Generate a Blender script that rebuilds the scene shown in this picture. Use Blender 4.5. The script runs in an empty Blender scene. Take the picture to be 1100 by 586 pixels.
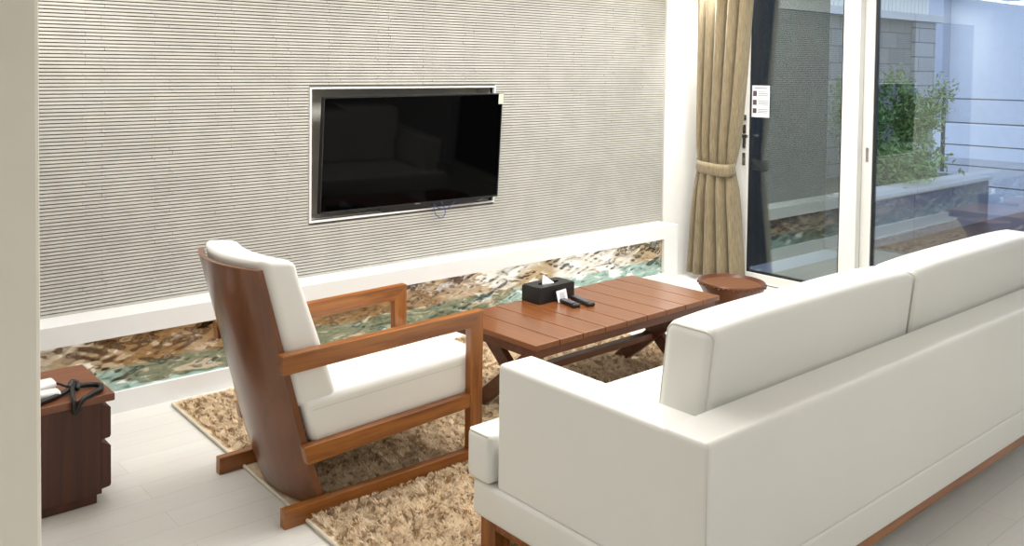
import bpy, bmesh, math, random
import numpy as np
from mathutils import Vector, Matrix
random.seed(7); rng = np.random.default_rng(7)
S = bpy.context.scene
COL = S.collection

# ------------------------------------------------------------------ camera
CAMP = Vector((0.0, -4.018085, 1.6))
F_PX, CX, CY = 950.728, 450.0, 105.747
def camera_axes():
    a, b, c = .034939695, -.657621538, .00892109
    def rx(t): return np.array([[1,0,0],[0,math.cos(t),-math.sin(t)],[0,math.sin(t),math.cos(t)]])
    def ry(t): return np.array([[math.cos(t),0,math.sin(t)],[0,1,0],[-math.sin(t),0,math.cos(t)]])
    def rz(t): return np.array([[math.cos(t),-math.sin(t),0],[math.sin(t),math.cos(t),0],[0,0,1]])
    return rx(a) @ rz(c) @ ry(b) @ np.array([[1,0,0],[0,0,-1],[0,1,0]], float)
R = camera_axes()
cam = bpy.data.cameras.new('camera'); camo = bpy.data.objects.new('camera', cam); COL.objects.link(camo)
M3 = Matrix(((R[0][0], -R[1][0], -R[2][0]), (R[0][1], -R[1][1], -R[2][1]), (R[0][2], -R[1][2], -R[2][2])))
camo.matrix_world = Matrix.Translation(CAMP) @ M3.to_4x4()
cam.sensor_width = 36; cam.lens = F_PX/1100*36
cam.shift_x = (550-CX)/1100; cam.shift_y = -(293-CY)/1100
cam.clip_start = .05; cam.clip_end = 200
S.camera = camo

# ------------------------------------------------------------------ world, lights, exposure
w = bpy.data.worlds.new('dusk_sky'); S.world = w; w.use_nodes = True
bg = w.node_tree.nodes['Background']
bg.inputs[0].default_value = (.55, .66, .95, 1); bg.inputs[1].default_value = 1.6
def area(name, loc, sx, sy, power, col=(1, .975, .935), rot=(0, 0, 0), spread=180):
    l = bpy.data.lights.new(name, 'AREA'); l.shape = 'RECTANGLE'; l.size = sx; l.size_y = sy
    l.energy = power; l.color = col; l.spread = math.radians(spread)
    o = bpy.data.objects.new(name, l); o.location = loc; o.rotation_euler = rot; COL.objects.link(o)
    return o
area('ceiling_lamp_lounge', (3.3, -1.3, 2.37), 2.6, .9, 62)
area('fill_light_window', (5.2, -1.0, 2.37), .7, 1.4, 24)  # added fill to brighten the window corner, no fixture known here
area('fill_light_corner', (5.86, -.06, 2.37), (.15), .15, 13, spread=70)  # added fill to push the white wall corner towards overexposure
area('fill_light_bedside', (1.05, -.55, 2.37), .7, .5, 13)  # unseen fill added to lift the left ledge, floor and nightstand
area('fill_light_pier', (-.7, -4.0, 2.37), .8, .8, 13)  # unseen fill added to brighten the pier face
area('fill_light_sofa_rear', (3.0, -4.7, 2.37), 2.4, 1.2, 19)  # added fill on the camera side, placed for the sofa's back and arm tones
area('ceiling_lamp_wall', (3.0, -.25, 2.37), 4.6, .12, 7)
S.view_settings.view_transform = 'Standard'; S.view_settings.look = 'None'
S.view_settings.exposure = 0.35; S.view_settings.gamma = 1.0; S.view_settings.use_curve_mapping = False

# ------------------------------------------------------------------ materials
def mat(name, col, rough=.5, metal=0., spec=.5, coat=0.):
    m = bpy.data.materials.new(name); m.use_nodes = True
    b = m.node_tree.nodes['Principled BSDF']
    b.inputs['Base Color'].default_value = (*col, 1); b.inputs['Roughness'].default_value = rough
    b.inputs['Metallic'].default_value = metal; b.inputs['Specular IOR Level'].default_value = spec
    b.inputs['Coat Weight'].default_value = coat; b.inputs['Coat Roughness'].default_value = .15
    return m
def nodes(m): return m.node_tree.nodes, m.node_tree.links, m.node_tree.nodes['Principled BSDF']
def tex_noise(m, scale=(1,1,1), nscale=5, detail=4, distortion=0, rough=.5):
    N, L, b = nodes(m)
    tc = N.new('ShaderNodeTexCoord'); mp = N.new('ShaderNodeMapping'); mp.inputs['Scale'].default_value = scale
    L.new(tc.outputs['Object'], mp.inputs['Vector'])
    n = N.new('ShaderNodeTexNoise'); n.inputs['Scale'].default_value = nscale; n.inputs['Detail'].default_value = detail
    n.inputs['Distortion'].default_value = distortion; n.inputs['Roughness'].default_value = rough
    L.new(mp.outputs['Vector'], n.inputs['Vector']); return n
def ramp(m, src, stops):
    N, L, b = nodes(m); r = N.new('ShaderNodeValToRGB'); e = r.color_ramp.elements
    while len(e) < len(stops): e.new(.5)
    for el, (p, c) in zip(e, stops): el.position = p; el.color = (*c, 1)
    L.new(src, r.inputs['Fac']); return r
def bump(m, src, strength=.2, dist=.002):
    N, L, b = nodes(m); bp = N.new('ShaderNodeBump'); bp.inputs['Strength'].default_value = strength
    bp.inputs['Distance'].default_value = dist; L.new(src, bp.inputs['Height']); L.new(bp.outputs['Normal'], b.inputs['Normal'])
def wood(name, lo, hi, axis, rough=.35, coat=.25, grain=14, stretch=14):
    m = mat(name, hi, rough, coat=coat)
    sc = [stretch]*3; sc[axis] = 1.0
    n = tex_noise(m, tuple(sc), grain/6, 8, .6, .6)
    r = ramp(m, n.outputs['Fac'], [(.3, lo), (.62, hi)])
    N, L, b = nodes(m); L.new(r.outputs['Color'], b.inputs['Base Color'])
    bump(m, n.outputs['Fac'], .15, .001)
    return m
def plain(name, col, rough=.5, var=.04, scale=6, bstr=.0, bscale=200, bdist=.0006, **k):
    m = mat(name, col, rough, **k); n = tex_noise(m, (1,1,1), scale, 3)
    d = tuple(max(0, c*(1-var)) for c in col)
    r = ramp(m, n.outputs['Fac'], [(.35, d), (.65, col)])
    N, L, b = nodes(m); L.new(r.outputs['Color'], b.inputs['Base Color'])
    if bstr: n2 = tex_noise(m, (1,1,1), bscale, 2); bump(m, n2.outputs['Fac'], bstr, bdist)
    return m
WHITE = plain('white_paint', (.86, .85, .82), .55, .02)
WHITE2 = plain('white_lacquer', (.84, .84, .84), .35, .02)
PIER = plain('cream_paint', (.88, .84, .745), .6, .02)
CEIL = plain('ceiling_paint', (.88, .87, .84), .7, .01)
SLAT = plain('pale_stone_slat', (.52, .505, .46), .55, .10, 9, .1, 120)
GROUT = plain('grey_grout', (.16, .15, .13), .8, .05)
LEATH = plain('white_leather', (.85, .845, .805), .45, .02, 3, .18, 260, .0007)
LEATH2 = plain('cream_piping', (.72, .71, .65), .5, .02)
CW_LO, CW_HI = (.15, .042, .008), (.37, .130, .022)
WX = wood('mahogany_along_x', CW_LO, CW_HI, 0); WY = wood('mahogany_along_y', CW_LO, CW_HI, 1); WZ = wood('mahogany_along_z', CW_LO, CW_HI, 2)
PANEL = wood('plywood_panel', (.115, .040, .015), (.20, .073, .028), 2, .3, .4, 8, 8)
TB = wood('teak_boards', (.15, .048, .012), (.225, .076, .020), 1, .28, .4)
TD = wood('dark_teak', (.055, .016, .007), (.12, .036, .014), 0, .4, .2)
NS = wood('shaded_mahogany_sides', (.045, .012, .005), (.085, .024, .010), 2, .5, .05, 10, 22)  # mahogany darkened to hold the shade on the nightstand's sides
NST = wood('mahogany_top', (.16, .050, .019), (.21, .070, .027), 0, .4, .2)
STOOL = wood('stool_wood', (.075, .022, .009), (.15, .048, .018), 2, .38, .15, 6, 3)
STOOLT = plain('tan_drumhead', (.16, .062, .020), .6, .25, 4, spec=.2)
BLK = plain('black_plastic', (.012, .012, .013), .35, .1)
BLKL = plain('black_leatherette', (.009, .009, .010), .45, .1, 5, .3, 300)
SCREEN = mat('black_screen_glass', (.0006, .0006, .0008), .05, spec=.075)
GREYM = plain('grey_lining', (.66, .64, .58), .45, .06)
STEEL = plain('steel', (.62, .62, .62), .25, .05, metal=1)
PAPER = plain('white_paper', (.86, .87, .9), .7, .02)
INK = plain('ink_dark', (.10, .07, .07), .7, .2)
INKG = plain('ink_grey', (.28, .29, .33), .7, .1)
TISSUE = plain('tissue_paper', (.9, .9, .9), .8, .02)
PVC = plain('white_upvc', (.80, .79, .75), .35, .02)
GASK = plain('black_gasket', (.01, .01, .012), .5, .1)
BLUEC = plain('blue_cable', (.04, .06, .22), .5, .1)
STICK = plain('pale_sticker', (.62, .66, .52), .5, .1)
RUGB = plain('rug_binding', (.74, .68, .56), .85, .1)
# rug pile
PILE = mat('tan_shag_yarn', (.5, .36, .2), .75)
n = tex_noise(PILE, (1,1,1), 26, 5, .3, .7); r = ramp(PILE, n.outputs['Fac'], [(.30, (.60, .43, .25)), (.5, (.78, .60, .39)), (.68, (.90, .76, .56))])
PILE.node_tree.links.new(r.outputs['Color'], nodes(PILE)[2].inputs['Base Color'])
nodes(PILE)[2].inputs['Sheen Weight'].default_value = .3
# floor boards
FLOOR = mat('white_washed_boards', (.8, .78, .74), .42)
def floor_nodes():
    N, L, b = nodes(FLOOR)
    tc = N.new('ShaderNodeTexCoord'); br = N.new('ShaderNodeTexBrick')
    br.inputs['Scale'].default_value = 1; br.inputs['Brick Width'].default_value = 1.2; br.inputs['Row Height'].default_value = .125
    br.inputs['Mortar Size'].default_value = .0012; br.inputs['Mortar Smooth'].default_value = .3; br.offset = .37
    br.inputs['Color1'].default_value = (.80, .785, .745, 1); br.inputs['Color2'].default_value = (.755, .74, .70, 1)
    br.inputs['Mortar'].default_value = (.60, .575, .53, 1)
    L.new(tc.outputs['Object'], br.inputs['Vector'])
    nz = tex_noise(FLOOR, (2, 30, 1), 3, 5)
    mx = N.new('ShaderNodeMix'); mx.data_type = 'RGBA'; mx.blend_type = 'MULTIPLY'; mx.inputs[0].default_value = .12
    L.new(br.outputs['Color'], mx.inputs[6]); L.new(nz.outputs['Color'], mx.inputs[7]); L.new(mx.outputs[2], b.inputs['Base Color'])
    bump(FLOOR, br.outputs['Fac'], -.2, .001)
floor_nodes()
# curtain cloth
CURT = mat('khaki_slub_cloth', (.4, .31, .15), .8)
n = tex_noise(CURT, (22, 22, 2.2), 5, 6, .4, .6); r = ramp(CURT, n.outputs['Fac'], [(.3, (.165, .125, .067)), (.68, (.285, .228, .135))])
CURT.node_tree.links.new(r.outputs['Color'], nodes(CURT)[2].inputs['Base Color']); bump(CURT, n.outputs['Fac'], .3, .002)
nodes(CURT)[2].inputs['Sheen Weight'].default_value = .25
# rippled metal with room reflections painted into its colour
HAM = mat('rippled_panel_painted_reflections', (.74, .58, .38), .09, .85)
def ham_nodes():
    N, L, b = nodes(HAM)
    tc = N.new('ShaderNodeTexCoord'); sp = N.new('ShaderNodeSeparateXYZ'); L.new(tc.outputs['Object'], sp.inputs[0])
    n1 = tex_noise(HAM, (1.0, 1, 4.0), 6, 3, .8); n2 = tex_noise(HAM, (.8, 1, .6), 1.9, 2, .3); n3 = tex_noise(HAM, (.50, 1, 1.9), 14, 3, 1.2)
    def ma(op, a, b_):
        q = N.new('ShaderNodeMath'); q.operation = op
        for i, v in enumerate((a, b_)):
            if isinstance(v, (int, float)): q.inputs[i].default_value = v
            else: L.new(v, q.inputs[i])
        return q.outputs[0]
    # painted reflections: bronze with dark streaks and pale glints, silver patches, teal low down
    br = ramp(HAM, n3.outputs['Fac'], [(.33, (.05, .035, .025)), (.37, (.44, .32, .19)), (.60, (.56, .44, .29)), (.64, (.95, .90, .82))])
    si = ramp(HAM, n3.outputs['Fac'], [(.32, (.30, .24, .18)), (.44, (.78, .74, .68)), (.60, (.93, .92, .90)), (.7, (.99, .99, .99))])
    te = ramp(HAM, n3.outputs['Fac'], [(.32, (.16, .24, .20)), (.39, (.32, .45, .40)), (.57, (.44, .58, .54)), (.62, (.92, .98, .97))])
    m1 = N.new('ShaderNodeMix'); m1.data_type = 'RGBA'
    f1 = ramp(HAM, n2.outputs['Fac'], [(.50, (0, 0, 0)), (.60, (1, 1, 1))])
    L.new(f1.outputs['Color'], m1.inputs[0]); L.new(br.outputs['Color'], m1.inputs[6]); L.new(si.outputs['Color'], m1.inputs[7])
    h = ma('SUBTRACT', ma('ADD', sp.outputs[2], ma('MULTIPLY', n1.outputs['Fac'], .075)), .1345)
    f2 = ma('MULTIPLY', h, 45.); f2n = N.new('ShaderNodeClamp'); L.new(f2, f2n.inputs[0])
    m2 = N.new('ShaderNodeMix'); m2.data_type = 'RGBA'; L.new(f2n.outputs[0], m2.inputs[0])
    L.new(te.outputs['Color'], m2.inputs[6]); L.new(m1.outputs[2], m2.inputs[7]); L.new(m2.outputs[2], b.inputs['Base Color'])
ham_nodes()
# glass
def glass(name, tint, k):
    m = bpy.data.materials.new(name); m.use_nodes = True; N, L = m.node_tree.nodes, m.node_tree.links
    N.remove(N['Principled BSDF']); out = N['Material Output']
    tr = N.new('ShaderNodeBsdfTransparent'); tr.inputs[0].default_value = (*tint, 1)
    gl = N.new('ShaderNodeBsdfGlossy'); gl.inputs['Roughness'].default_value = .0; gl.inputs['Color'].default_value = (.9, 1, .97, 1)
    fr = N.new('ShaderNodeFresnel'); fr.inputs['IOR'].default_value = 1.5
    mu = N.new('ShaderNodeMath'); mu.operation = 'MULTIPLY'; mu.inputs[1].default_value = k; mu.use_clamp = True
    mx = N.new('ShaderNodeMixShader'); L.new(fr.outputs[0], mu.inputs[0]); L.new(mu.outputs[0], mx.inputs[0])
    L.new(tr.outputs[0], mx.inputs[1]); L.new(gl.outputs[0], mx.inputs[2]); L.new(mx.outputs[0], out.inputs['Surface'])
    return m
GLASS = glass('double_glazing', (.90, .95, .97), 3.0)
# outdoors
def brickmat(name, c1, c2, mo, bw, rh, ms=.008, rough=.8, axis='XZ'):
    m = mat(name, c1, rough); N, L, b = nodes(m)
    tc = N.new('ShaderNodeTexCoord'); mp = N.new('ShaderNodeMapping')
    if axis == 'XZ': mp.inputs['Rotation'].default_value = (math.radians(90), 0, 0)
    if axis == 'YZ': mp.inputs['Rotation'].default_value = (math.radians(90), 0, math.radians(90))
    L.new(tc.outputs['Object'], mp.inputs['Vector'])
    br = N.new('ShaderNodeTexBrick'); br.inputs['Scale'].default_value = 1; br.inputs['Brick Width'].default_value = bw
    br.inputs['Row Height'].default_value = rh; br.inputs['Mortar Size'].default_value = ms
    for k, c in (('Color1', c1), ('Color2', c2), ('Mortar', mo)): br.inputs[k].default_value = (*c, 1)
    L.new(mp.outputs['Vector'], br.inputs['Vector']); L.new(br.outputs['Color'], b.inputs['Base Color'])
    bump(m, br.outputs['Fac'], -.4, .006); return m
STONE = brickmat('grey_stone_blocks', (.17, .165, .16), (.24, .23, .22), (.09, .09, .09), .42, .20)
QUOIN = brickmat('pale_stone_bricks', (.36, .35, .34), (.42, .41, .40), (.14, .14, .14), .9, .19)
GRAN = brickmat('granite_cladding', (.20, .21, .22), (.24, .25, .26), (.10, .10, .10), .9, .6, .006, .5)
COPE = brickmat('granite_coping', (.42, .43, .44), (.46, .47, .48), (.2, .2, .2), 1.1, 2.0, .008, .5, 'XY')
DECK = brickmat('brown_decking', (.085, .045, .030), (.115, .06, .04), (.01, .01, .01), 2.4, .14, .006, .4, 'XY')
EXTW = plain('dark_exterior_cladding', (.010, .010, .010), .7, .1)
LEAF = plain('leaf_green', (.17, .32, .07), .45, .5, 12); LEAF2 = plain('leaf_pale', (.32, .46, .13), .45, .4, 12)
BARK = plain('twig_bark', (.16, .12, .08), .8, .2)
SOIL = plain('soil', (.06, .045, .03), .9, .2)
BLD = plain('pale_blue_render', (.74, .75, .77), .7, .05); BLD2 = plain('grey_louvre', (.44, .47, .55), .6, .05)
RAIL = plain('dark_rail', (.05, .05, .06), .5, .1)
CREAMF = plain('cream_fence_panel', (.72, .70, .62), .6, .05)
GRND = plain('pale_paving', (.35, .36, .38), .8, .1)

# ------------------------------------------------------------------ mesh helpers
def box(bm, x0, x1, y0, y1, z0, z1, bev=0., seg=2):
    r = bmesh.ops.create_cube(bm, size=1.0); vs = r['verts']
    for v in vs:
        v.co = Vector(((x0+x1)/2 + v.co.x*(x1-x0), (y0+y1)/2 + v.co.y*(y1-y0), (z0+z1)/2 + v.co.z*(z1-z0)))
    if bev > 0:
        es = {e for v in vs for e in v.link_edges}
        bmesh.ops.bevel(bm, geom=list(es), offset=bev, segments=seg, profile=.5, affect='EDGES')
def NB(*boxes, bev=0., seg=2):
    bm = bmesh.new()
    for b in boxes: box(bm, *b, bev=bev, seg=seg)
    return bm
def prism(pts, axis, a0, a1, bev=0.):
    """pts: outline in the plane perpendicular to axis ('y': (x,z), 'x': (y,z), 'z': (x,y))"""
    bm = bmesh.new()
    def mk(p, a):
        return {'y': (p[0], a, p[1]), 'x': (a, p[0], p[1]), 'z': (p[0], p[1], a)}[axis]
    A = [bm.verts.new(mk(p, a0)) for p in pts]; B = [bm.verts.new(mk(p, a1)) for p in pts]
    bm.faces.new(A); bm.faces.new(B[::-1]); n = len(pts)
    for i in range(n): bm.faces.new((A[i], B[i], B[(i+1) % n], A[(i+1) % n]))
    bmesh.ops.recalc_face_normals(bm, faces=bm.faces)
    if bev: bmesh.ops.bevel(bm, geom=list(bm.edges), offset=bev, segments=2, profile=.5, affect='EDGES')
    return bm
def tube(bm, pts, rad, n=8, closed=False, cap=True):
    pts = [Vector(p) for p in pts]; rings = []; N = len(pts)
    rads = rad if isinstance(rad, (list, tuple)) else [rad]*N
    up = Vector((.13, .21, .97)).normalized()
    for i, p in enumerate(pts):
        if closed: t = pts[(i+1) % N] - pts[i-1]
        else: t = pts[min(i+1, N-1)] - pts[max(i-1, 0)]
        t = t.normalized() if t.length > 1e-9 else Vector((0, 0, 1))
        a = t.cross(up)
        if a.length < .15: a = t.cross(Vector((1, .1, 0)))
        a.normalize(); b = t.cross(a)
        rings.append([bm.verts.new(p + rads[i]*(math.cos(2*math.pi*k/n)*a + math.sin(2*math.pi*k/n)*b)) for k in range(n)])
    for i in range(N if closed else N-1):
        A, B = rings[i], rings[(i+1) % N]
        for k in range(n): bm.faces.new((A[k], A[(k+1) % n], B[(k+1) % n], B[k]))
    if cap and not closed:
        bm.faces.new(rings[0][::-1]); bm.faces.new(rings[-1])
def smooth_curve(pts, n=8, closed=False):
    P = [Vector(p) for p in pts]; out = []; N = len(P)
    rngi = range(N) if closed else range(N-1)
    for i in rngi:
        if closed: p0, p1, p2, p3 = P[i-1], P[i], P[(i+1) % N], P[(i+2) % N]
        else: p0, p1, p2, p3 = P[max(i-1, 0)], P[i], P[i+1], P[min(i+2, N-1)]
        for k in range(n):
            t = k/n
            out.append(.5*((2*p1) + (p2-p0)*t + (2*p0-5*p1+4*p2-p3)*t*t + (3*p1-p0-3*p2+p3)*t**3))
    if not closed: out.append(P[-1])
    return out
def lathe(bm, prof, c, n=48):
    rings = []
    for r, z in prof:
        rings.append([bm.verts.new((c[0]+max(r, 1e-4)*math.cos(2*math.pi*k/n), c[1]+max(r, 1e-4)*math.sin(2*math.pi*k/n), z)) for k in range(n)])
    for A, B in zip(rings[:-1], rings[1:]):
        for k in range(n): bm.faces.new((A[k], A[(k+1) % n], B[(k+1) % n], B[k]))
    bm.faces.new(rings[0][::-1]); bm.faces.new(rings[-1])
def rbox(h, r, m=10, cs=4, f=None):
    """rounded box with half sizes h about the origin, every vertex passed through f"""
    bm = bmesh.new(); V = {}
    def axis(hh):
        inner = [(-1+2*i/m)*(hh-r) for i in range(m+1)]
        ed = [(hh-r) + r*math.tan(math.radians(45*k/cs)) for k in range(1, cs+1)]
        return [-e for e in ed[::-1]] + inner + ed
    ax = [axis(v) for v in h]
    def vert(p):
        q = [max(-(h[i]-r), min(h[i]-r, p[i])) for i in range(3)]
        d = Vector([p[i]-q[i] for i in range(3)]); d = d.normalized()*r if d.length > 0 else d
        c = Vector(q) + d; key = tuple(round(a, 6) for a in c)
        if key not in V: V[key] = bm.verts.new(f(c) if f else c)
        return V[key]
    for d in range(3):
        u, v = [(1, 2), (2, 0), (0, 1)][d]
        for s in (-1, 1):
            for i in range(len(ax[u])-1):
                for j in range(len(ax[v])-1):
                    q = []
                    for a, b in ((i, j), (i+1, j), (i+1, j+1), (i, j+1)):
                        p = [0]*3; p[d] = s*h[d]; p[u] = ax[u][a]; p[v] = ax[v][b]; q.append(vert(p))
                    if s < 0: q = q[::-1]
                    if len(set(q)) == 4: bm.faces.new(q)
                    elif len(set(q)) == 3: bm.faces.new(list(dict.fromkeys(q)))
    return bm
def root_of(o):
    while o.parent: o = o.parent
    return o
def part(name, bm, m, parent=None, smooth=False, local=False, label=None, mats=None):
    me = bpy.data.meshes.new(name)
    if parent is not None and not local:
        bmesh.ops.translate(bm, vec=-root_of(parent).location, verts=bm.verts)
    bm.to_mesh(me); bm.free()
    for q in (mats or [m]): me.materials.append(q)
    if smooth:
        me.shade_smooth()
        if smooth != 'all': me.set_sharp_from_angle(angle=math.radians(38))
    o = bpy.data.objects.new(name, me); COL.objects.link(o)
    if parent is not None: o.parent = parent
    if label: o['label'] = label
    return o
def tag(o, label, cat, group=None):
    o['label'] = label; o['category'] = cat
    if group: o['group'] = group
    return o
def thing(name, label, cat, loc, rz=0, group=None):
    o = bpy.data.objects.new(name, None); o.location = loc; o.rotation_euler = (0, 0, rz); COL.objects.link(o)
    o.empty_display_size = .1
    return tag(o, label, cat, group)
def struct(name, bm, m, parent=None, smooth=False, mats=None):
    o = part(name, bm, m, parent, smooth, mats=mats)
    if parent is None: o['kind'] = 'structure'
    return o

# ------------------------------------------------------------------ room shell
XD = 6.12                    # glazing plane
CH = 2.40                    # ceiling height
struct('floor', NB((-2.2, 5.98, -7, .35, -.06, 0)), FLOOR)
struct('ceiling', NB((-2.2, 6.3, -7, .5, CH, CH+.08)), CEIL)
# TV wall: solid behind the slats, with the television recess and the water niche left open
struct('wall_back', NB((-2.2, 2.49, .178, .40, .45, CH), (3.838, 6.3, .178, .40, .45, CH), (2.49, 3.838, .178, .40, 1.478, CH),
                       (2.49, 3.838, .178, .40, .45, .752), (2.49, 3.838, .33, .40, .752, 1.478),
                       (-2.2, 5.6, .33, .40, 0, .45), (5.6, 6.3, .178, .40, 0, .45)), GROUT)
struct('wall_corner', NB((5.602, 6.3, .160, .178, 0, CH), (-2.2, 1.03, .160, .178, .45, CH), (1.03, 5.602, .160, .178, 2.14, CH)), WHITE)
struct('wall_left', NB((-.9, .574, -1.80, -1.52, 0, CH), bev=.012), PIER)
struct('wall_west', NB((-2.3, -2.2, -7, .3, 0, CH)), WHITE)
struct('wall_rear', NB((-2.2, 6.3, -7.1, -7, 0, CH)), WHITE)
struct('wall_right', NB((6.04, 6.24, -7, -3.6, 0, CH), (6.04, 6.24, -3.6, .178, 2.30, CH), (6.04, 6.24, -.05, .178, 0, 2.30)), WHITE)
# the slatted stone cladding
def slat_wall():
    bm = bmesh.new(); pitch = .01672; z = .447; row = 0
    pat = ['a0', 'b1', 'b0', 'a1', 'b0', 'a1']; off = {'a0': 0, 'a1': .0155, 'b0': .089, 'b1': .1045}
    hole = (2.478, 3.850, .741, 1.488)
    while z < 2.135:
        x = 1.03; j = [1.268 + off[pat[row % 6]] + .3302*k for k in range(-2, 15)]
        xs = [1.03] + [q for q in j if 1.05 < q < 5.58] + [5.60]
        z1 = min(z + pitch - .0048, 2.14)
        for a, b in zip(xs[:-1], xs[1:]):
            segs = [(a + .0008, b - .0008)]
            if z1 > hole[2] and z < hole[3]:
                ns = []
                for s, e in segs:
                    if e <= hole[0] or s >= hole[1]: ns.append((s, e)); continue
                    if s < hole[0]: ns.append((s, hole[0]))
                    if e > hole[1]: ns.append((hole[1], e))
                segs = ns
            for s, e in segs:
                yf = .1685 + random.uniform(-.0012, .0012)
                A = [bm.verts.new(p) for p in ((s, yf, z), (e, yf, z), (e, .180, z), (s, .180, z))]
                B = [bm.verts.new(p) for p in ((s, yf+.0008, z1), (e, yf+.0008, z1), (e, .180, z1), (s, .180, z1))]
                bm.faces.new(A[::-1]); bm.faces.new(B)
                for i in range(4): bm.faces.new((A[i], A[(i+1) % 4], B[(i+1) % 4], B[i]))
        z += pitch; row += 1
    return bm
struct('trim_1', slat_wall(), SLAT)
# television recess lining and slim white frame
struct('trim_2', NB((2.479, 2.490, .160, .20, .742, 1.487), (3.838, 3.849, .160, .20, .742, 1.487),
                    (2.490, 3.838, .160, .20, 1.478, 1.487), (2.490, 3.838, .160, .20, .742, .752)), WHITE2)
struct('trim_3', NB((2.490, 2.496, .20, .33, .752, 1.478), (3.832, 3.838, .20, .33, .752, 1.478), (2.496, 3.832, .20, .33, 1.472, 1.478),
                    (2.496, 3.832, .20, .33, .752, .758), (2.49, 3.838, .322, .33, .752, 1.478)), GREYM)
# long white ledge with the water niche below it
struct('trim_4', NB((-2.2, 5.565, 0, .178, .353, .446), (5.408, 5.565, 0, .33, 0, .353), (-2.2, 5.408, 0, .045, 0, .097),
                    (-2.2, 5.408, .05, .33, 0, .03), (-2.2, 5.565, .178, .33, .353, .448)), WHITE2)

# ------------------------------------------------------------------ water feature
wf = thing('metal_panel', 'long rippled shiny metallic panel, bronze and teal reflections painted into its colour, set into the white ledge', 'wall panel', (2.5, .05, .097))
def wavy(x0, x1, n, y0, y1, m, f):
    bm = bmesh.new(); V = []
    for i in range(n+1):
        V.append([bm.verts.new(f(x0+(x1-x0)*i/n, y0+(y1-y0)*j/m)) for j in range(m+1)])
    for i in range(n):
        for j in range(m): bm.faces.new((V[i][j], V[i+1][j], V[i+1][j+1], V[i][j+1]))
    return bm
ph = rng.uniform(0, 6.28, 60); kx = rng.normal(0, 1, 60); kz = rng.normal(0, 1, 60)
def ripple(x, z, s, ax=1., az=1.):
    v = 0
    for i in range(16):
        v += math.sin(x*s*ax*(.5+abs(kx[i]))*(1 if i % 2 else -1) + z*s*az*kz[i] + ph[i] + .7*math.sin(x*3+ph[i+16]))
    return v/5.
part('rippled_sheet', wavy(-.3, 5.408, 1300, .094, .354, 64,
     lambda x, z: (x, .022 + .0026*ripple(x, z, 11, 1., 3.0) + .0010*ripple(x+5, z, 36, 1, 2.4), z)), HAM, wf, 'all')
part('frame_edge', NB((5.404, 5.410, .006, .04, .096, .354)), GREYM, wf)

# ------------------------------------------------------------------ sliding glass doors
def sash(name, y0, y1, x, z0, z1, ml, mr, bot=.07, top=.08):
    """y0 > y1; ml is the stile width at y0, mr at y1"""
    d = bpy.data.objects.new(name, None); d.location = (x, (y0+y1)/2, 0); COL.objects.link(d); d['kind'] = 'structure'
    part('sash_frame', NB((x-.03, x+.03, y0-ml, y0, z0, z1), (x-.03, x+.03, y1, y1+mr, z0, z1),
         (x-.03, x+.03, y1+mr, y0-ml, z0, z0+bot), (x-.03, x+.03, y1+mr, y0-ml, z1-top, z1), bev=.003), PVC, d)
    g = .012
    part('gasket', NB((x-.018, x+.018, y0-ml-g, y0-ml, z0+bot, z1-top), (x-.018, x+.018, y1+mr, y1+mr+g, z0+bot, z1-top),
         (x-.018, x+.018, y1+mr, y0-ml, z0+bot, z0+bot+g), (x-.018, x+.018, y1+mr, y0-ml, z1-top-g, z1-top)), GASK, d)
    part('pane', NB((x-.006, x+.006, y1+mr, y0-ml, z0+bot, z1-top)), GLASS, d)
    return d
struct('trim_5', NB((5.98, 6.24, -3.6, -.05, -.03, .018), (6.00, 6.24, -.05, -.10, 0, 2.30), (6.00, 6.24, -3.6, -.10, 2.27, 2.31), bev=.003), PVC)
struct('trim_6', NB((5.985, 5.995, -3.6, -.10, .016, .022)), GASK)
d1 = sash('door_1', -.10, -1.075, 6.10, .018, 2.27, .150, .115, .055)
d2 = sash('door_2', -1.06, -2.35, 6.17, .018, 2.27, .080, .09, .055)
d3 = sash('door_3', -2.34, -3.55, 6.10, .018, 2.27, .08, .09, .055)
# lock hardware on the left stile
lk = part('lock_plate', NB((6.062, 6.071, -.233, -.205, 1.01, 1.19), (6.062, 6.071, -.233, -.205, .88, .975), (6.062, 6.071, -.233, -.205, 1.225, 1.265), bev=.003), STEEL, d1)
bm = NB((6.03, 6.064, -.226, -.212, 1.09, 1.12), (6.022, 6.036, -.270, -.206, 1.092, 1.118), bev=.003)
part('door_handle', bm, STEEL, d1)
part('latch_strip', NB((6.134, 6.142, -1.12, -1.10, .98, 1.08), bev=.002), STEEL, d2)
# notice on the glass
nt = thing('notice', 'small white printed notice with three pictures stuck on the left glass pane', 'notice', (6.088, -.33, 1.27))
part('sheet', NB((6.088, 6.0905, -.405, -.262, 1.25, 1.488)), PAPER, nt)
part('picture', NB((6.0865, 6.088, -.302, -.272, 1.408, 1.448)), INK, nt)
part('picture', NB((6.0865, 6.088, -.302, -.272, 1.342, 1.380)), INK, nt)
part('picture', NB((6.0865, 6.088, -.302, -.272, 1.280, 1.316)), INK, nt)
bm = bmesh.new(); box(bm, 6.0868, 6.088, -.390, -.282, 1.464, 1.472)
for zz in (1.44, 1.428, 1.414, 1.372, 1.360, 1.348, 1.310, 1.298, 1.286):
    box(bm, 6.0868, 6.088, -.395, -.314, zz-.0026, zz+.0026)
part('printed_lines', bm, INKG, nt)

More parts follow.
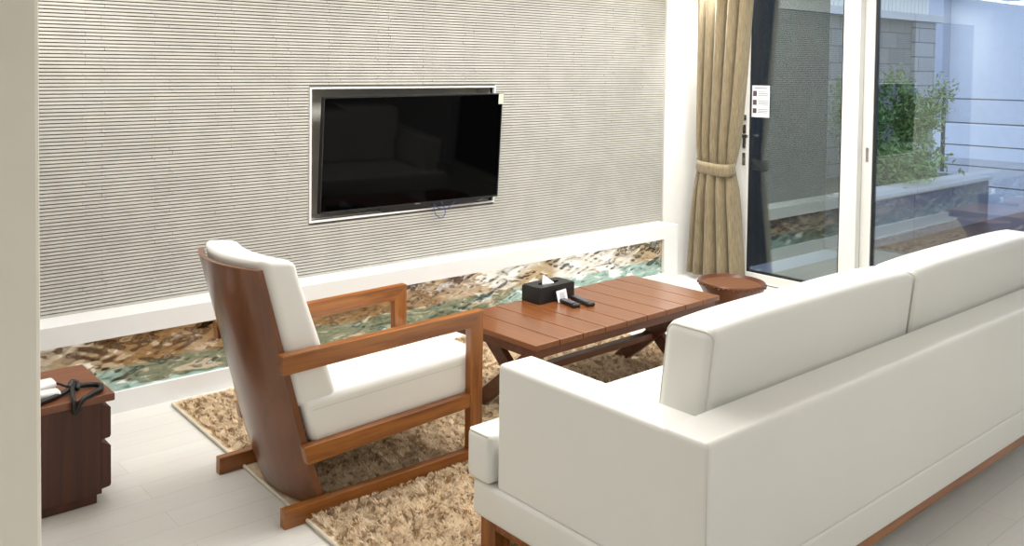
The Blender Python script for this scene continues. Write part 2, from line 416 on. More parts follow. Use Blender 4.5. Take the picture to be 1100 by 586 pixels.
# ------------------------------------------------------------------ curtain
def curtain():
    zs = [2.38, 2.2, 2.0, 1.8, 1.6, 1.4, 1.2, 1.1, 1.02, .96, .91, .87, .83, .78, .70, .6, .45, .3, .15, .03]
    NU = 160; bm = bmesh.new(); rings = []
    def prof(z):
        if z > .87:
            t = min(1, (z-.87)/1.3); e = t**.75
            y0 = .03 + .008*e; y1 = -.235 + (-.345+.235)*e
        else:
            t = (.87-z)/.85; e = t**.8
            y0 = .03 + .07*e; y1 = -.235 - .10*e
        return y0, y1
    for z in zs:
        y0, y1 = prof(z); pin = math.exp(-((z-.87)/.13)**2); amp = .052*(1-.55*pin)
        lo = []
        for i in range(NU+1):
            u = i/NU
            a = 2*math.pi*(5.0*u + .25*math.sin(5*u+.6) + .06*math.sin(z*1.3+u*9))
            xx = 5.89 - amp*math.sin(a) - .018*math.sin(3*u+1+z*.6) - .05*(math.sin(math.pi*u))*(1 if z < .87 else .5)
            yy = y0 + (y1-y0)*u + .011*math.cos(a)
            lo.append(bm.verts.new((xx, yy, z + (.008*math.sin(a) if z < .05 else 0))))
        rings.append(lo)
    for A, B in zip(rings[:-1], rings[1:]):
        for i in range(NU): bm.faces.new((A[i], A[i+1], B[i+1], B[i]))
    return bm
ct = thing('curtain', 'khaki floor-length curtain gathered beside the glass door', 'curtain', (5.83, -.15, .03))
c = part('cloth', curtain(), CURT, ct, 'all'); sm = c.modifiers.new('t', 'SOLIDIFY'); sm.thickness = .003
bm = bmesh.new(); V = []
for zz, dr in ((.825, 0), (.85, .004), (.88, .004), (.915, 0)):
    ring = []
    for k in range(40):
        a = 2*math.pi*k/40; ca, sa = math.cos(a), math.sin(a)
        px = abs(ca)**.7*(1 if ca > 0 else -1); py = abs(sa)**.8*(1 if sa > 0 else -1)
        ring.append(bm.verts.new((5.875 + (.078+dr)*px, -.102 + (.150+dr)*py, zz + .06*(py*.5)*-1*-.35 + .012*math.cos(a))))
    V.append(ring)
for A, B in zip(V[:-1], V[1:]):
    for k in range(40): bm.faces.new((A[k], A[(k+1) % 40], B[(k+1) % 40], B[k]))
tb = part('tieback', bm, CURT, ct, 'all'); sm = tb.modifiers.new('t', 'SOLIDIFY'); sm.thickness = .004

# ------------------------------------------------------------------ television
tv = thing('television', 'large black flat television tilted out of the recess in the slatted wall', 'television', (3.18, .15, .78))
# screen corners: bottom-left, bottom-right, top-right, top-left (the set leans forward and swings out on the right)
BL, BR, TR, TL = Vector((2.545, .165, .785)), Vector((3.835, .118, .785)), Vector((3.828, .072, 1.442)), Vector((2.545, .125, 1.432))
nrm = (BR-BL).cross(TL-BL).normalized()
if nrm.y > 0: nrm = -nrm
def quad_slab(c, d0, d1, bm):
    A = [bm.verts.new(p + nrm*d0) for p in c]; B = [bm.verts.new(p + nrm*d1) for p in c]
    bm.faces.new(A); bm.faces.new(B[::-1])
    for i in range(4): bm.faces.new((A[i], B[i], B[(i+1) % 4], A[(i+1) % 4]))
    bmesh.ops.recalc_face_normals(bm, faces=bm.faces)
def uv(u, v): return (BL*(1-u)+BR*u)*(1-v) + (TL*(1-u)+TR*u)*v
bm = bmesh.new(); quad_slab([BL, BR, TR, TL], -.002, -.028, bm); part('casing', bm, BLK, tv)
bm = bmesh.new(); quad_slab([uv(.006, .018), uv(.994, .018), uv(.994, .99), uv(.006, .99)], -.0035, .0008, bm); part('screen', bm, SCREEN, tv)
bm = bmesh.new()
for c in ([uv(0, 0), uv(1, 0), uv(1, .017), uv(0, .017)], [uv(0, .991), uv(1, .991), uv(1, 1), uv(0, 1)], [uv(0, 0), uv(.005, 0), uv(.005, 1), uv(0, 1)], [uv(.995, 0), uv(1, 0), uv(1, 1), uv(.995, 1)]):
    quad_slab(c, -.004, .0025, bm)
part('bezel', bm, BLK, tv)
bm = bmesh.new(); quad_slab([uv(.33, -.035), uv(.86, -.035), uv(.90, 0), uv(.29, 0)], -.03, -.006, bm); part('speaker_bar', bm, BLK, tv)
bm = bmesh.new(); quad_slab([uv(.974, .90), uv(1.003, .90), uv(1.003, .998), uv(.974, .998)], .003, .0045, bm); part('sticker', bm, STICK, tv, label='pale green sticker on the corner')
bm = bmesh.new(); quad_slab([uv(.497, .004), uv(.530, .004), uv(.530, .012), uv(.497, .012)], .0025, .0035, bm); part('badge', bm, STEEL, tv)
bm = bmesh.new(); quad_slab([uv(.28, .25), uv(.72, .25), uv(.72, .8), uv(.28, .8)], -.09, -.028, bm)
part('wall_mount', bm, BLK, tv)
cb = bmesh.new()
q0 = uv(.66, -.03)+nrm*.0; 
tube(cb, smooth_curve([q0+Vector((.10, 0, .015)), q0+Vector((.03, -.01, -.02)), q0+Vector((-.04, -.01, -.012)), q0+Vector((-.075, -.012, .01)), q0+Vector((-.06, -.012, -.05)), q0+Vector((-.015, -.012, -.075)), q0+Vector((.015, -.012, -.045)), q0+Vector((-.005, -.01, .01)), q0+Vector((-.02, -.01, .025))], 8), .0026, 6)
part('cable', cb, BLUEC, tv, 'all', label='thin blue looped cable')

# ------------------------------------------------------------------ rug
rug = thing('rug', 'tan shaggy rug with pale bound edge under the chair and coffee table', 'rug', (2.8, -1.05, 0))
RC = [(1.608, -.06), (1.545, -2.06), (4.20, -2.12), (4.23, -.10)]
part('backing', prism(RC, 'z', .0005, .010), PILE, rug)
def edge_in(x, y, d):
    ok = True
    for i in range(4):
        (x0, y0), (x1, y1) = RC[i], RC[(i+1) % 4]
        L_ = math.hypot(x1-x0, y1-y0); s = ((x1-x0)*(y-y0) - (y1-y0)*(x-x0))/L_
        ok = ok & (s > d)
    return ok
def pile():
    n = 360000
    x = rng.uniform(1.5, 4.55, n); y = rng.uniform(-2.15, -.03, n)
    k = edge_in(x, y, .022)
    for (a, b, c_, d_) in ((1.40, 2.40, -1.375, -1.33), (1.40, 2.40, -.875, -.815), (1.895, 1.975, -2.06, -1.885)):
        k &= ~((x > a) & (x < b) & (y > c_) & (y < d_))
    px = 1.625 - .065*((np.clip(np.abs(y+1.09)/.2425, 0, 1))**2*-1 + 1)
    k &= ~((y > -1.34) & (y < -.845) & (np.abs(x-px) < .035))
    for fx, fy in ((2.80, -.91), (2.80, -1.255), (3.89, -.88), (3.89, -1.25)):
        k &= ~((np.abs(x-fx) < .05) & (np.abs(y-fy) < .09))
    x, y = x[k], y[k]; n = len(x)
    # clump the yarn: lean direction varies slowly
    gx = np.round(x/.020 + .4*np.sin(y*41)); gy = np.round(y/.020 + .4*np.sin(x*37))
    h = np.abs(np.sin(gx*12.9898 + gy*78.233)*43758.5453) % 1
    ang = h*6.283 + rng.normal(0, .5, n); lean = .008 + .008*rng.random(n)
    hh = (.016 + .010*rng.random(n))*(.9+.2*h)
    wv = .0020
    ax, ay = -np.sin(ang)*wv, np.cos(ang)*wv
    z0 = np.full(n, .008)
    v = np.empty((n, 5, 3))
    v[:, 0] = np.stack([x-ax, y-ay, z0], 1); v[:, 1] = np.stack([x+ax, y+ay, z0], 1)
    mx, my = x+np.cos(ang)*lean*.45, y+np.sin(ang)*lean*.45
    v[:, 2] = np.stack([mx+ax, my+ay, z0+hh*.65], 1); v[:, 3] = np.stack([mx-ax, my-ay, z0+hh*.65], 1)
    v[:, 4] = np.stack([x+np.cos(ang)*lean*1.5, y+np.sin(ang)*lean*1.5, z0+hh], 1)
    v = v.reshape(-1, 3) - np.array([2.8, -1.05, 0])
    me = bpy.data.meshes.new('pile'); base = np.arange(n)*5
    me.vertices.add(len(v)); me.vertices.foreach_set('co', v.ravel())
    loops = np.stack([base, base+1, base+2, base+3, base+3, base+2, base+4], 1).ravel()
    me.loops.add(len(loops)); me.loops.foreach_set('vertex_index', loops.astype(np.int32))
    st = np.stack([np.arange(n)*7, np.arange(n)*7+4], 1).ravel(); me.polygons.add(2*n)
    me.polygons.foreach_set('loop_start', st.astype(np.int32))
    me.update(); me.validate(); me.materials.append(PILE)
    o = bpy.data.objects.new('pile', me); COL.objects.link(o); o.parent = rug; o['kind'] = 'stuff'
    return o
pile()
bm = bmesh.new()
for i in range(4):
    a, b = RC[i], RC[(i+1) % 4]
    tube(bm, [(a[0], a[1], .009), (b[0], b[1], .009)], .007, 8)
part('binding', bm, RUGB, rug, True, label='pale stitched binding')

# ------------------------------------------------------------------ nightstand
ns = thing('nightstand', 'brown wooden two-drawer nightstand standing left of the armchair', 'nightstand', (.82, -.61, 0))
part('body', NB((.60, 1.040, -.800, -.425, .035, .372), (.61, 1.025, -.79, -.435, 0, .035), bev=.003), NS, ns)
part('top', NB((.595, 1.086, -.806, -.418, .372, .400), bev=.003), NST, ns)
for z0, z1, k in ((.232, .364, 0), (.050, .222, 1)):
    dr = part('drawer', prism([(1.040, z0), (1.070, z0+.004), (1.074, z0+.012), (1.074, z1-.018), (1.044, z1), (1.040, z1)], 'y', -.795, -.430), NS, ns)
dv = thing('electric_device', 'rounded white device with bundled black cord lying on the nightstand', 'electric device', (.83, -.69, .40))
bm = rbox((.080, .040, .017), .0165, 6, 4, lambda c: Vector((.845 + c.x, -.640 + c.y*(1-.2*c.x/.075) + .12*c.x, .4185 + c.z)))
part('upper_shell', bm, WHITE2, dv, 'all')
bm = rbox((.090, .028, .013), .0125, 6, 4, lambda c: Vector((.825 + c.x, -.715 + c.y - .10*c.x, .4140 + c.z)))
part('lower_shell', bm, WHITE2, dv, 'all')
bm = bmesh.new()
tube(bm, smooth_curve([(.905, -.640, .42), (.925, -.655, .424), (.950, -.685, .416), (.968, -.705, .416)], 6), .0045, 8)
tube(bm, smooth_curve([(.73, -.765, .4105), (.80, -.785, .4105), (.86, -.765, .4105), (.92, -.735, .412), (.972, -.705, .416), (1.02, -.70, .412), (1.055, -.722, .411), (1.050, -.762, .411), (1.005, -.798, .411), (.965, -.818, .402), (.945, -.824, .375), (.935, -.824, .360)], 8), .0095, 8)
tube(bm, smooth_curve([(.968, -.700, .427), (.955, -.735, .420), (.945, -.775, .413), (.938, -.808, .410), (.934, -.822, .395), (.938, -.824, .362)], 8), .0085, 8)
tube(bm, smooth_curve([(.95, -.715, .42), (.966, -.692, .432), (.985, -.700, .422), (.975, -.722, .412)], 6), .010, 8)
part('cord', bm, BLKL, dv, 'all', label='black bundled cord')

# ------------------------------------------------------------------ armchair
ch = thing('armchair', 'reclined wooden armchair with curved plywood back and white leather cushions', 'armchair', (1.95, -1.09, 0))
YN, YF = -1.370, -.818           # outer faces of the near and far side frames
TH = .034
def xback(z):                    # rear profile of the plywood back at its side edges
    P = [(0, 1.652), (.07, 1.628), (.18, 1.588), (.284, 1.557), (.608, 1.471), (.93, 1.383), (1.05, 1.35)]
    for (a, xa), (b, xb) in zip(P[:-1], P[1:]):
        if z <= b: return xa + (xb-xa)*(z-a)/(b-a)
    return P[-1][1]
YC, HW = -1.096, .2400
def sag(y, s=.066): return -s*(1-min(1, abs(y-YC)/HW)**2)
def panel():
    bm = bmesh.new(); NYs, NZ, t = 28, 26, .020
    ft, bk = [], []
    for i in range(NYs+1):
        y = YC - HW + 2*HW*i/NYs; a, b = [], []
        for j in range(NZ+1):
            z = .022 + (.908-.022)*j/NZ
            xx = xback(z) + sag(y); a.append(bm.verts.new((xx, y, z))); b.append(bm.verts.new((xx+t+.008*(1-j/NZ), y, z)))
        bk.append(a); ft.append(b)
    for i in range(NYs):
        for j in range(NZ):
            bm.faces.new((bk[i][j], bk[i][j+1], bk[i+1][j+1], bk[i+1][j])); bm.faces.new((ft[i][j], ft[i+1][j], ft[i+1][j+1], ft[i][j+1]))
        bm.faces.new((bk[i][0], bk[i+1][0], ft[i+1][0], ft[i][0])); bm.faces.new((bk[i][NZ], ft[i][NZ], ft[i+1][NZ], bk[i+1][NZ]))
    for j in range(NZ):
        bm.faces.new((bk[0][j], ft[0][j], ft[0][j+1], bk[0][j+1])); bm.faces.new((bk[NYs][j], bk[NYs][j+1], ft[NYs][j+1], ft[NYs][j]))
    bmesh.ops.recalc_face_normals(bm, faces=bm.faces)
    return bm
part('back_panel', panel(), PANEL, ch, True)
for side, (ya, yb) in (('near', (YN, YN+TH)), ('far', (YF-TH, YF))):
    part('runner', prism([(1.478, 0), (2.385, 0), (2.385, .062), (1.478, .066)], 'y', ya, yb, .003), WX, ch)
    part('front_leg', prism([(2.322, .062), (2.385, .062), (2.388, .622), (2.322, .560)], 'y', ya, yb, .002), WZ, ch)
    part('armrest', prism([(1.470, .540), (2.322, .560), (2.388, .622), (1.466, .608)], 'y', ya-.002, yb+.002, .002), WX, ch)
    part('seat_rail', prism([(1.572, .202), (2.322, .236), (2.322, .290), (1.556, .268)], 'y', ya+.002, yb, .002), WX, ch)
part('cross_rail', NB((1.70, 1.74, YN+TH, YF-TH, .205, .255)), WY, ch)
part('cross_rail', NB((2.26, 2.30, YN+TH, YF-TH, .225, .262)), WY, ch)
# seat cushion: sits between the side frames, tilted up to the front
def seatf(c):
    x = c.x + 1.998; t = (x-1.58)/.8
    crown = .022*(1-min(1, abs(c.x)/.42)**2.5)*(1-min(1, abs(c.y)/.232)**2.5)
    z = c.z + .334 + .030*t
    if c.z > 0: z += crown
    if c.x < -.2: x += -.02*c.z/.07
    return Vector((x, YC-.002 + c.y, z))
part('seat_cushion', rbox((.412, .240, .086), .030, 16, 4, seatf), LEATH, ch, 'all')
bm = bmesh.new(); lp = []
for s, t in [(-1, -1), (1, -1), (1, 1), (-1, 1)]:
    pass
hx, hy, rr = .406, .2375, .03
for cx_, cy_, a0 in ((hx-rr, hy-rr, 0), (-hx+rr, hy-rr, 90), (-hx+rr, -hy+rr, 180), (hx-rr, -hy+rr, 270)):
    for k in range(6):
        a = math.radians(a0+18*k); lp.append(seatf(Vector((cx_+rr*math.cos(a), cy_+rr*math.sin(a), .045))) - Vector((0, 0, .0)))
tube(bm, lp, .0035, 6, closed=True); part('piping', bm, LEATH2, ch.children[-1], 'all')
def backf(c):
    s = (c.z + .275)/.55; z = .392 + .530*s
    th = .070 + .022*(1-s)          # half thickness
    y = YC + c.y; k = c.x/.055
    bul = (1-min(1, abs(c.y)/.235)**2.2)*(1-min(1, abs(c.z)/.275)**2)
    x = xback(z) + sag(y, .060)*(1.0 if k < 0 else .75) + .026 + th + k*th + (.012*bul if k > 0 else 0)
    z += -.012*k*(s-.2) + (.010 if s > .9 else 0)
    return Vector((x, y, z))
bc = part('back_cushion', rbox((.055, .232, .275), .028, 16, 4, backf), LEATH, ch, 'all')

# ------------------------------------------------------------------ coffee table
TA = math.radians(1.3)
tbl = thing('coffee_table', 'low slatted brown wooden coffee table with crossed legs', 'coffee table', (3.370, -1.078, .0), TA)
LX, LY, ZT = .698, .284, .42
nb = 9; bw = 2*LX/nb
for i in range(nb):
    x0 = -LX + i*bw
    part('top_board', NB((x0+.0028, x0+bw-.0028, -LY, LY, ZT-.024, ZT), bev=.0015), TB, tbl, local=True)
ins = .012
part('apron', NB((-LX+ins, LX-ins-.02, -LY+ins, -LY+ins+.025, ZT-.064, ZT-.0245), (-LX+ins, LX-ins-.02, LY-ins-.025, LY-ins, ZT-.064, ZT-.0245),
                 (-LX+ins, -LX+ins+.025, -LY+ins+.025, LY-ins-.025, ZT-.064, ZT-.0245), (LX-ins-.045, LX-ins-.02, -LY+ins+.025, LY-ins-.025, ZT-.064, ZT-.0245)), TD, tbl, local=True)
def xleg(x, s):
    y0, y1, z0, z1, w_ = s*.195, -s*.195, .012, ZT-.064, .040
    dy = w_*1.25
    return prism([(y0-dy, z0), (y0+dy, z0), (y1+dy, z1), (y1-dy, z1)], 'x', x-.018 + s*.0, x+.018, .002)
for xt in (-.555, .525):
    part('leg', xleg(xt-.019, 1), TD, tbl, local=True); part('leg', xleg(xt+.019, -1), TD, tbl, local=True)
part('stretcher', NB((-.518, .488, -.022, .022, .166, .198), bev=.002), TD, tbl, local=True)

# ------------------------------------------------------------------ things on the table
tz = .4203
tbx = thing('tissue_box', 'black leatherette tissue box with white tissue on the coffee table', 'tissue box', (3.292, -.86, tz), TA)
W2, D2, HH = .130, .061, .078
bm = bmesh.new()
box(bm, -W2, W2, -D2, -D2+.006, 0, HH); box(bm, -W2, W2, D2-.006, D2, 0, HH); box(bm, -W2, -W2+.006, -D2+.006, D2-.006, 0, HH); box(bm, W2-.006, W2, -D2+.006, D2-.006, 0, HH)
box(bm, -W2+.006, W2-.006, -D2+.006, D2-.006, 0, .004)
part('body', bm, BLKL, tbx, local=True)
bm = bmesh.new(); NN = 40; oi, oo, ti, to = [], [], [], []
for k in range(NN):
    a = 2*math.pi*k/NN; ca, sa = math.cos(a), math.sin(a)
    s = 1/max(abs(ca)/W2, abs(sa)/D2); ox, oy = ca*s, sa*s
    ix, iy = .075*ca, .022*sa
    for L_, xx, yy, zz in ((oi, ox, oy, HH), (oo, ix, iy, HH), (ti, ox, oy, HH+.005), (to, ix, iy, HH+.005)): L_.append(bm.verts.new((xx, yy, zz)))
for k in range(NN):
    j = (k+1) % NN
    bm.faces.new((ti[k], ti[j], to[j], to[k])); bm.faces.new((oi[k], oo[k], oo[j], oi[j])); bm.faces.new((oi[k], oi[j], ti[j], ti[k])); bm.faces.new((oo[k], to[k], to[j], oo[j]))
part('lid', bm, BLKL, tbx, local=True)
bm = bmesh.new()
A = [(-.060, .004, .050), (-.050, -.012, .075), (-.046, -.002, .118), (-.028, .008, .124), (.0, .002, .104), (.020, -.004, .090), (.045, .006, .078), (.055, .010, .050)]
B = [(x, y-.012+.004*math.sin(i*2), z-.003) for i, (x, y, z) in enumerate(A)]
Cc = [(x, y+.008, z-.006) for x, y, z in A]
for P_, Q_ in ((A, B), (A, Cc)):
    U = [bm.verts.new(p) for p in P_]; W_ = [bm.verts.new((q[0], q[1], .045)) for q in Q_]
    for i in range(len(U)-1): bm.faces.new((U[i], U[i+1], W_[i+1], W_[i]))
ts = part('tissue', bm, TISSUE, tbx, 'all', local=True, label='white folded tissue'); sm = ts.modifiers.new('t', 'SOLIDIFY'); sm.thickness = .001
# card leaning on the box
cd = thing('card', 'small white card leaning on the front of the black tissue box', 'card', (3.300, -.938, tz), TA)
bm = bmesh.new(); cw, chh = .036, .058
pts = [(-cw, -.018, .0005), (cw, -.018, .0005), (cw, -.0045, chh), (-cw, -.0045, chh)]
A = [bm.verts.new(p) for p in pts]; B = [bm.verts.new((p[0], p[1]-.0012, p[2])) for p in pts]
bm.faces.new(A); bm.faces.new(B[::-1])
for i in range(4): bm.faces.new((A[i], B[i], B[(i+1) % 4], A[(i+1) % 4]))
bmesh.ops.rotate(bm, verts=bm.verts, cent=(0, -.02, 0), matrix=Matrix.Rotation(math.radians(-3), 3, 'Y'))
bmesh.ops.translate(bm, verts=bm.verts, vec=(0, 0, .0025))
bmesh.ops.recalc_face_normals(bm, faces=bm.faces)
part('sheet', bm, PAPER, cd, local=True)
bm = bmesh.new()
for k in range(4): 
    z = .042 - k*.009; y = -.018 + (.0135)*z/chh - .0030
    box(bm, -.020, .020-.004*(k % 2), y, y+.0012, z+.0025, z+.0045)
part('printed_lines', bm, INKG, cd, local=True)
def remote(name, label, loc, rz, L2, W_):
    r = thing(name, label, 'remote control', loc, rz, 'remote controls on the coffee table')
    part('body', rbox((L2, W_, .0095), .008, 6, 3, lambda c: Vector((c.x, c.y*(1-.12*math.cos(c.x/L2*2)), c.z+.0095 + (.002 if c.z > 0 else 0)*(c.x/L2)**2))), BLK, r, 'all', local=True)
    bm = bmesh.new()
    for i in range(8):
        for j in range(3):
            x = -L2*.72 + i*L2*.19; y = (j-1)*W_*.5
            box(bm, x-.0035, x+.0035, y-.003, y+.003, .018, .0215)
    part('keypad', bm, INKG, r, local=True)
    return r
remote('remote_control', 'black remote control nearer the tissue box, beside the white card', (3.290, -.995, tz), math.radians(-100), .078, .023)
rr2 = remote('remote_control', 'black remote control on the right of the pair, farther from the card', (3.372, -1.02, tz), math.radians(-104), .082, .022)

# ------------------------------------------------------------------ drum stool
st = thing('stool', 'round brown drum-shaped stool with studded rim behind the coffee table', 'stool', (4.405, -1.20, 0))
cc = (4.405, -1.20)
bm = bmesh.new()
lathe(bm, [(.150, 0), (.158, .012), (.150, .03), (.125, .09), (.100, .16), (.094, .20), (.098, .24), (.118, .29), (.146, .34), (.170, .385), (.179, .405), (.181, .416), (.177, .423), (.168, .424), (.163, .414), (.158, .406)], cc, 64)
part('body', bm, STOOL, st, True)
bm = bmesh.new(); lathe(bm, [(.157, .4065), (.150, .409), (.08, .411), (.0, .412)], cc, 48); part('seat', bm, STOOLT, st, True, label='tan drumhead seat')
bm = bmesh.new()
for k in range(44):
    a = 2*math.pi*k/44 + .05; p = (cc[0]+.1805*math.cos(a), cc[1]+.1805*math.sin(a), .408+.003*math.sin(k*2.1))
    r = bmesh.ops.create_uvsphere(bm, u_segments=8, v_segments=5, radius=.0055 + .001*math.sin(k*1.7)); bmesh.ops.translate(bm, verts=r['verts'], vec=p)
o = part('studs', bm, STOOLT, st, 'all', label='ring of small studs')

# ------------------------------------------------------------------ sofa
X0, X1 = 1.895, 4.85
YB = -2.752; ZA = .669
sf = thing('sofa', 'white leather two-seat sofa on a brown wood plinth, seen from behind', 'sofa', (3.4, -2.3, 0))
AW = .150                       # arm thickness
def rb(name, x0, x1, y0, y1, z0, z1, r, m, parent=sf, f=None, mm=12):
    cx_, cy_, cz_ = (x0+x1)/2, (y0+y1)/2, (z0+z1)/2
    g = (lambda c: (f(c) if f else c) + Vector((cx_, cy_, cz_)))
    return part(name, rbox(((x1-x0)/2, (y1-y0)/2, (z1-z0)/2), r, mm, 4, g), m, parent, 'all')
base = rb('base', X0-.012, X1+.012, YB+.004, -1.885, .152, .268, .014, LEATH)
# near (left) arm, far arm and the back frame
la = rb('arm', X0, X0+AW, YB+.02, -1.985, .262, ZA, .016, LEATH)
ra = rb('arm', X1-AW, X1, YB+.02, -1.985, .262, ZA, .016, LEATH)
bk = rb('backrest', X0+.0005, X1-.0005, YB, YB+.145, .2625, ZA+.002, .016, LEATH)
# seat cushions; the outer ones wrap round the front of the arms
def tseat(x0, x1, left):
    zt, zb, yf, yb = .432, .270, -1.862, -2.58
    pts = [(x0, yb), (x1, yb), (x1, yf), (x0, yf)]
    if left: pts = [(X0+AW+.004, yb), (x1, yb), (x1, yf), (X0-.022, yf), (X0-.022, -1.972), (X0+AW+.004, -1.972)]
    else: pts = [(x0, yb), (X1-AW-.004, yb), (X1-AW-.004, -1.972), (X1+.022, -1.972), (X1+.022, yf), (x0, yf)]
    bm = prism(pts, 'z', zb, zt)
    bmesh.ops.bevel(bm, geom=list(bm.edges), offset=.022, segments=4, profile=.5, affect='EDGES')
    return part('seat_cushion', bm, LEATH, sf, True)
XM = 3.365
s1 = tseat(X0, XM-.002, True); s2 = tseat(XM+.002, X1, False)
bm = bmesh.new()
tube(bm, [(X0-.0162, -1.960, .4262), (X0-.0162, -1.880, .4262), (X0-.012, -1.872, .4262), (X0-.003, -1.868, .4262), (XM-.03, -1.868, .4262)], .0028, 6)
part('piping', bm, LEATH2, s1, 'all')
# back cushions lean on the back frame
def bcush(x0, x1):
    h = ((x1-x0)/2, .085, .224)
    def f(c):
        s = (c.z+.222)/.444
        yy = c.y + (.012 if c.y > 0 else -.010)*math.sin(math.pi*s) * (1-min(1, abs(c.x)/h[0])**4)
        zz = c.z + (.012*(1-min(1, abs(c.x)/h[0])**4) if c.z > 0 else 0)
        return Vector(((x0+x1)/2 + c.x, -2.500 + yy - .048*s + .02, .432+.222 + zz))
    return rbox(h, .034, 18, 5, f), f, h
for k, (a, b) in enumerate(((2.125, XM-.003), (XM+.003, 4.655))):
    bm, f, h = bcush(a, b); bcu = part('back_cushion', bm, LEATH, sf, 'all')
    for sx in (-1, 1):
        pb = bmesh.new(); lp = []; ee = .0098
        for cy_, cz_, a0 in ((h[1]-.034, h[2]-.034, 0), (-h[1]+.034, h[2]-.034, 90), (-h[1]+.034, -h[2]+.034, 180), (h[1]-.034, -h[2]+.034, 270)):
            for q in range(6):
                an = math.radians(a0+18*q); lp.append(f(Vector((sx*(h[0]-ee), cy_+(.034-ee)*math.cos(an), cz_+(.034-ee)*math.sin(an)))))
        tube(pb, lp, .0034, 6, closed=True)
        part('piping', pb, LEATH2, bcu, 'all')
# wooden plinth and legs
part('plinth_rail', NB((X0+.022, X1-.022, YB+.012, YB+.042, .118, .153), (X0+.022, X1-.022, -1.935, -1.905, .118, .153),
                 (X0+.012, X0+.042, YB+.042, -1.935, .118, .153), (X1-.042, X1-.012, YB+.042, -1.935, .118, .153), bev=.002), WX, sf)
for lx, ly in ((X0+.010, -1.972), (X1-.080, -1.972), (X0+.010, YB+.010), (X1-.080, YB+.010)):
    part('leg', NB((lx, lx+.068, ly, ly+.068, 0, .1535), bev=.002), WZ, sf)
# fine seams on arm and back
bm = bmesh.new(); tube(bm, [(X0+.0145, YB+.0045, .28), (X0+.0045, YB+.006, .30), (X0+.0045, YB+.006, ZA-.01)], .002, 6)
part('seam', bm, LEATH2, bk, 'all')

# ------------------------------------------------------------------ outdoors
struct('ground', NB((6.24, 60, -20, 40, -.20, -.12)), GRND)
dk = tag(part('deck', NB((6.24, 13.2, -8, -.09, -.12, -.06)), DECK), 'dark brown timber deck outside the glass door', 'deck')
tag(part('boundary_wall', NB((6.24, 8.30, .30, .50, -.12, 3.2)), EXTW), 'dark exterior wall standing outside behind the left glass pane', 'wall')
pl = thing('planter', 'long grey granite planter with pale coping outside the right glass pane', 'planter', (9.3, .3, -.1))
part('cladding', NB((8.30, 11.16, -.09, .0, -.12, .40), (8.30, 11.16, 1.05, 1.10, -.12, .40), (11.10, 11.16, 0, 1.05, -.12, .40), (8.30, 8.36, 0, 1.05, -.12, .40)), GRAN, pl)
part('coping', NB((8.28, 11.20, -.115, .22, .40, .437), (11.02, 11.20, .22, 1.12, .40, .437), bev=.004), COPE, pl)
part('soil', NB((8.36, 11.10, 0, 1.05, -.11, .39)), SOIL, pl)
sw = thing('stone_wall', 'grey stone block garden wall with paler end bricks behind the shrubs', 'wall', (11.0, 1.3, -.1))
part('blockwork', NB((7.9, 12.25, 1.25, 1.55, -.12, 2.26)), STONE, sw)
part('end_bricks', NB((12.25, 12.85, 1.20, 1.60, -.12, 2.26)), QUOIN, sw)
part('cap', NB((7.9, 12.95, 1.15, 1.65, 2.26, 2.36), bev=.004), COPE, sw)
bm = bmesh.new()
for k in range(46): box(bm, 7.95+k*.107, 8.04+k*.107, 1.3, 1.33, 2.36, 3.4)
tag(part('slatted_fence', bm, CREAMF), 'cream slatted fence standing on top of the stone wall', 'fence')
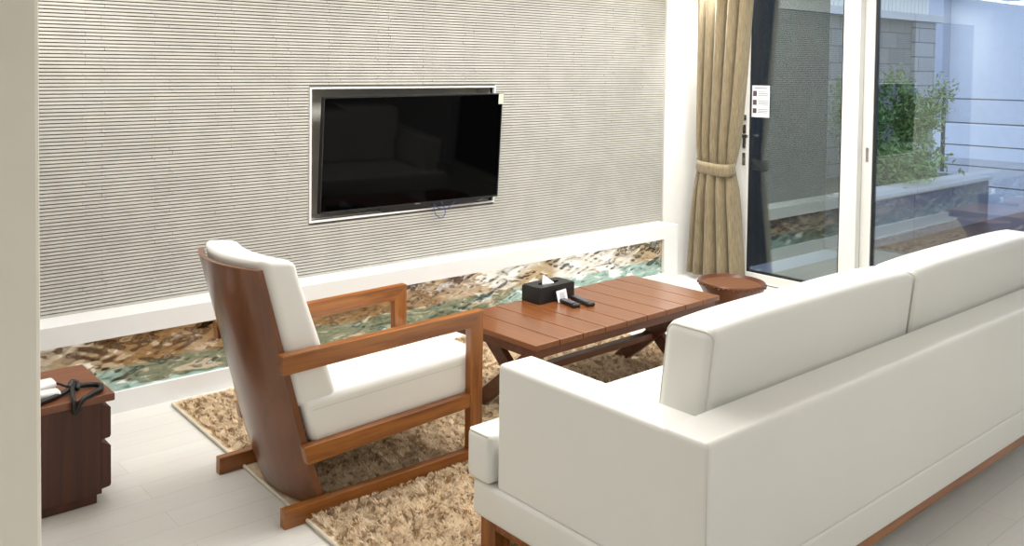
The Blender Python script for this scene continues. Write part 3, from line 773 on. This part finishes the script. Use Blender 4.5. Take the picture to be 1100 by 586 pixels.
# shrubs
def shrub(name, label, x, y, z0, h, rad, nleaf, nstem, lm, lean=(0, 0), leaf=.032, lo=.35, grp=None):
    s = thing(name, label, 'shrub', (x, y, z0), 0, grp)
    bm = bmesh.new(); tips = []
    for i in range(nstem):
        a = random.uniform(0, 6.28); rr_ = rad*random.uniform(.3, .95); hh = h*random.uniform(.6, 1)
        b0 = Vector((x+random.uniform(-.08, .08), y+random.uniform(-.08, .08), z0))
        tp = Vector((x+lean[0]+rr_*math.cos(a), y+lean[1]+rr_*.7*math.sin(a), z0+hh))
        mid = b0.lerp(tp, .45) + Vector((random.uniform(-.06, .06), 0, .08*h))
        crv = smooth_curve([b0, mid, tp], 5); tube(bm, crv, [.010*(1-.7*q/len(crv)) for q in range(len(crv))], 5)
        tips += crv[3:]
    part('stem', bm, BARK, s, 'all')
    bm = bmesh.new()
    for i in range(nleaf):
        t = random.choice(tips); d = Vector([random.gauss(0, 1) for _ in range(3)]).normalized()*random.uniform(.0, .30*rad+.05)
        c = t + d; c.z = max(c.z, z0+lo*h*random.uniform(.6, 1))
        n_ = Vector([random.gauss(0, 1), random.gauss(0, 1), random.gauss(.5, 1)]).normalized()
        u = n_.orthogonal().normalized(); u = Matrix.Rotation(random.uniform(0, 6.28), 3, n_) @ u; v = n_.cross(u)
        l = leaf*random.uniform(.7, 1.3)
        vs = [bm.verts.new(c + p) for p in (-u*l, v*l*.38 + n_*l*.12, u*l, -v*l*.38 + n_*l*.12)]
        bm.faces.new(vs)
    o = part('foliage', bm, lm, s)
    return s
shrub('shrub', 'dense green shrub in the planter closest to the door frame', 9.55, .55, .391, 1.20, .42, 4600, 12, LEAF)
shrub('shrub', 'tall pale green shrub leaning right over bare stems in the planter', 10.60, .55, .391, 1.22, .42, 3400, 10, LEAF2, (.30, 0), lo=.55)
shrub('ground_cover', 'low bright green planting along the planter coping', 9.9, .36, .391, .38, .75, 3600, 30, LEAF2, lo=.05, leaf=.034)
shrub('garden_bush', 'light green bush at the right edge beyond the wire fence', 15.2, -.62, -.12, .95, .55, 1500, 12, LEAF2, lo=.1, leaf=.07)
# wire fence
fe = thing('wire_fence', 'dark wire railing fence behind the planter at the end of the deck', 'fence', (13.4, -1, -.12))
def fbox(*a): return NB(*a)
for yy in (1.29, -1.6, -4.2): part('post', NB((13.38, 13.42, yy-.02, yy+.02, -.12, 1.35)), RAIL, fe)
for k, zz in enumerate((1.237, .907, .60, .32, .06)):
    bm = bmesh.new(); tube(bm, [(13.4, 1.29, zz), (13.4, -4.2, zz)], .009, 6); part('wire', bm, RAIL, fe)
# building beyond
bd = thing('building', 'pale blue-grey building with louvres beyond the wire fence', 'building', (24, 0, -.12))
part('wall', NB((22, 30, -12, 9, -.12, 9)), BLD, bd)
bm = bmesh.new()
for k in range(22): box(bm, 21.93, 22.0, -3.2, .9, .4+k*.10, .46+k*.10)
part('louvre', bm, BLD2, bd)
part('column', NB((21.6, 22, 1.3, 2.0, -.12, 9), (21.6, 22, 4.6, 5.3, -.12, 9)), BLD2, bd)
part('band', NB((21.7, 22, -12, 9, 3.4, 3.9)), BLD2, bd)
part('low_wall', NB((19.5, 19.8, -12, 9, -.12, .55)), BLD, bd)
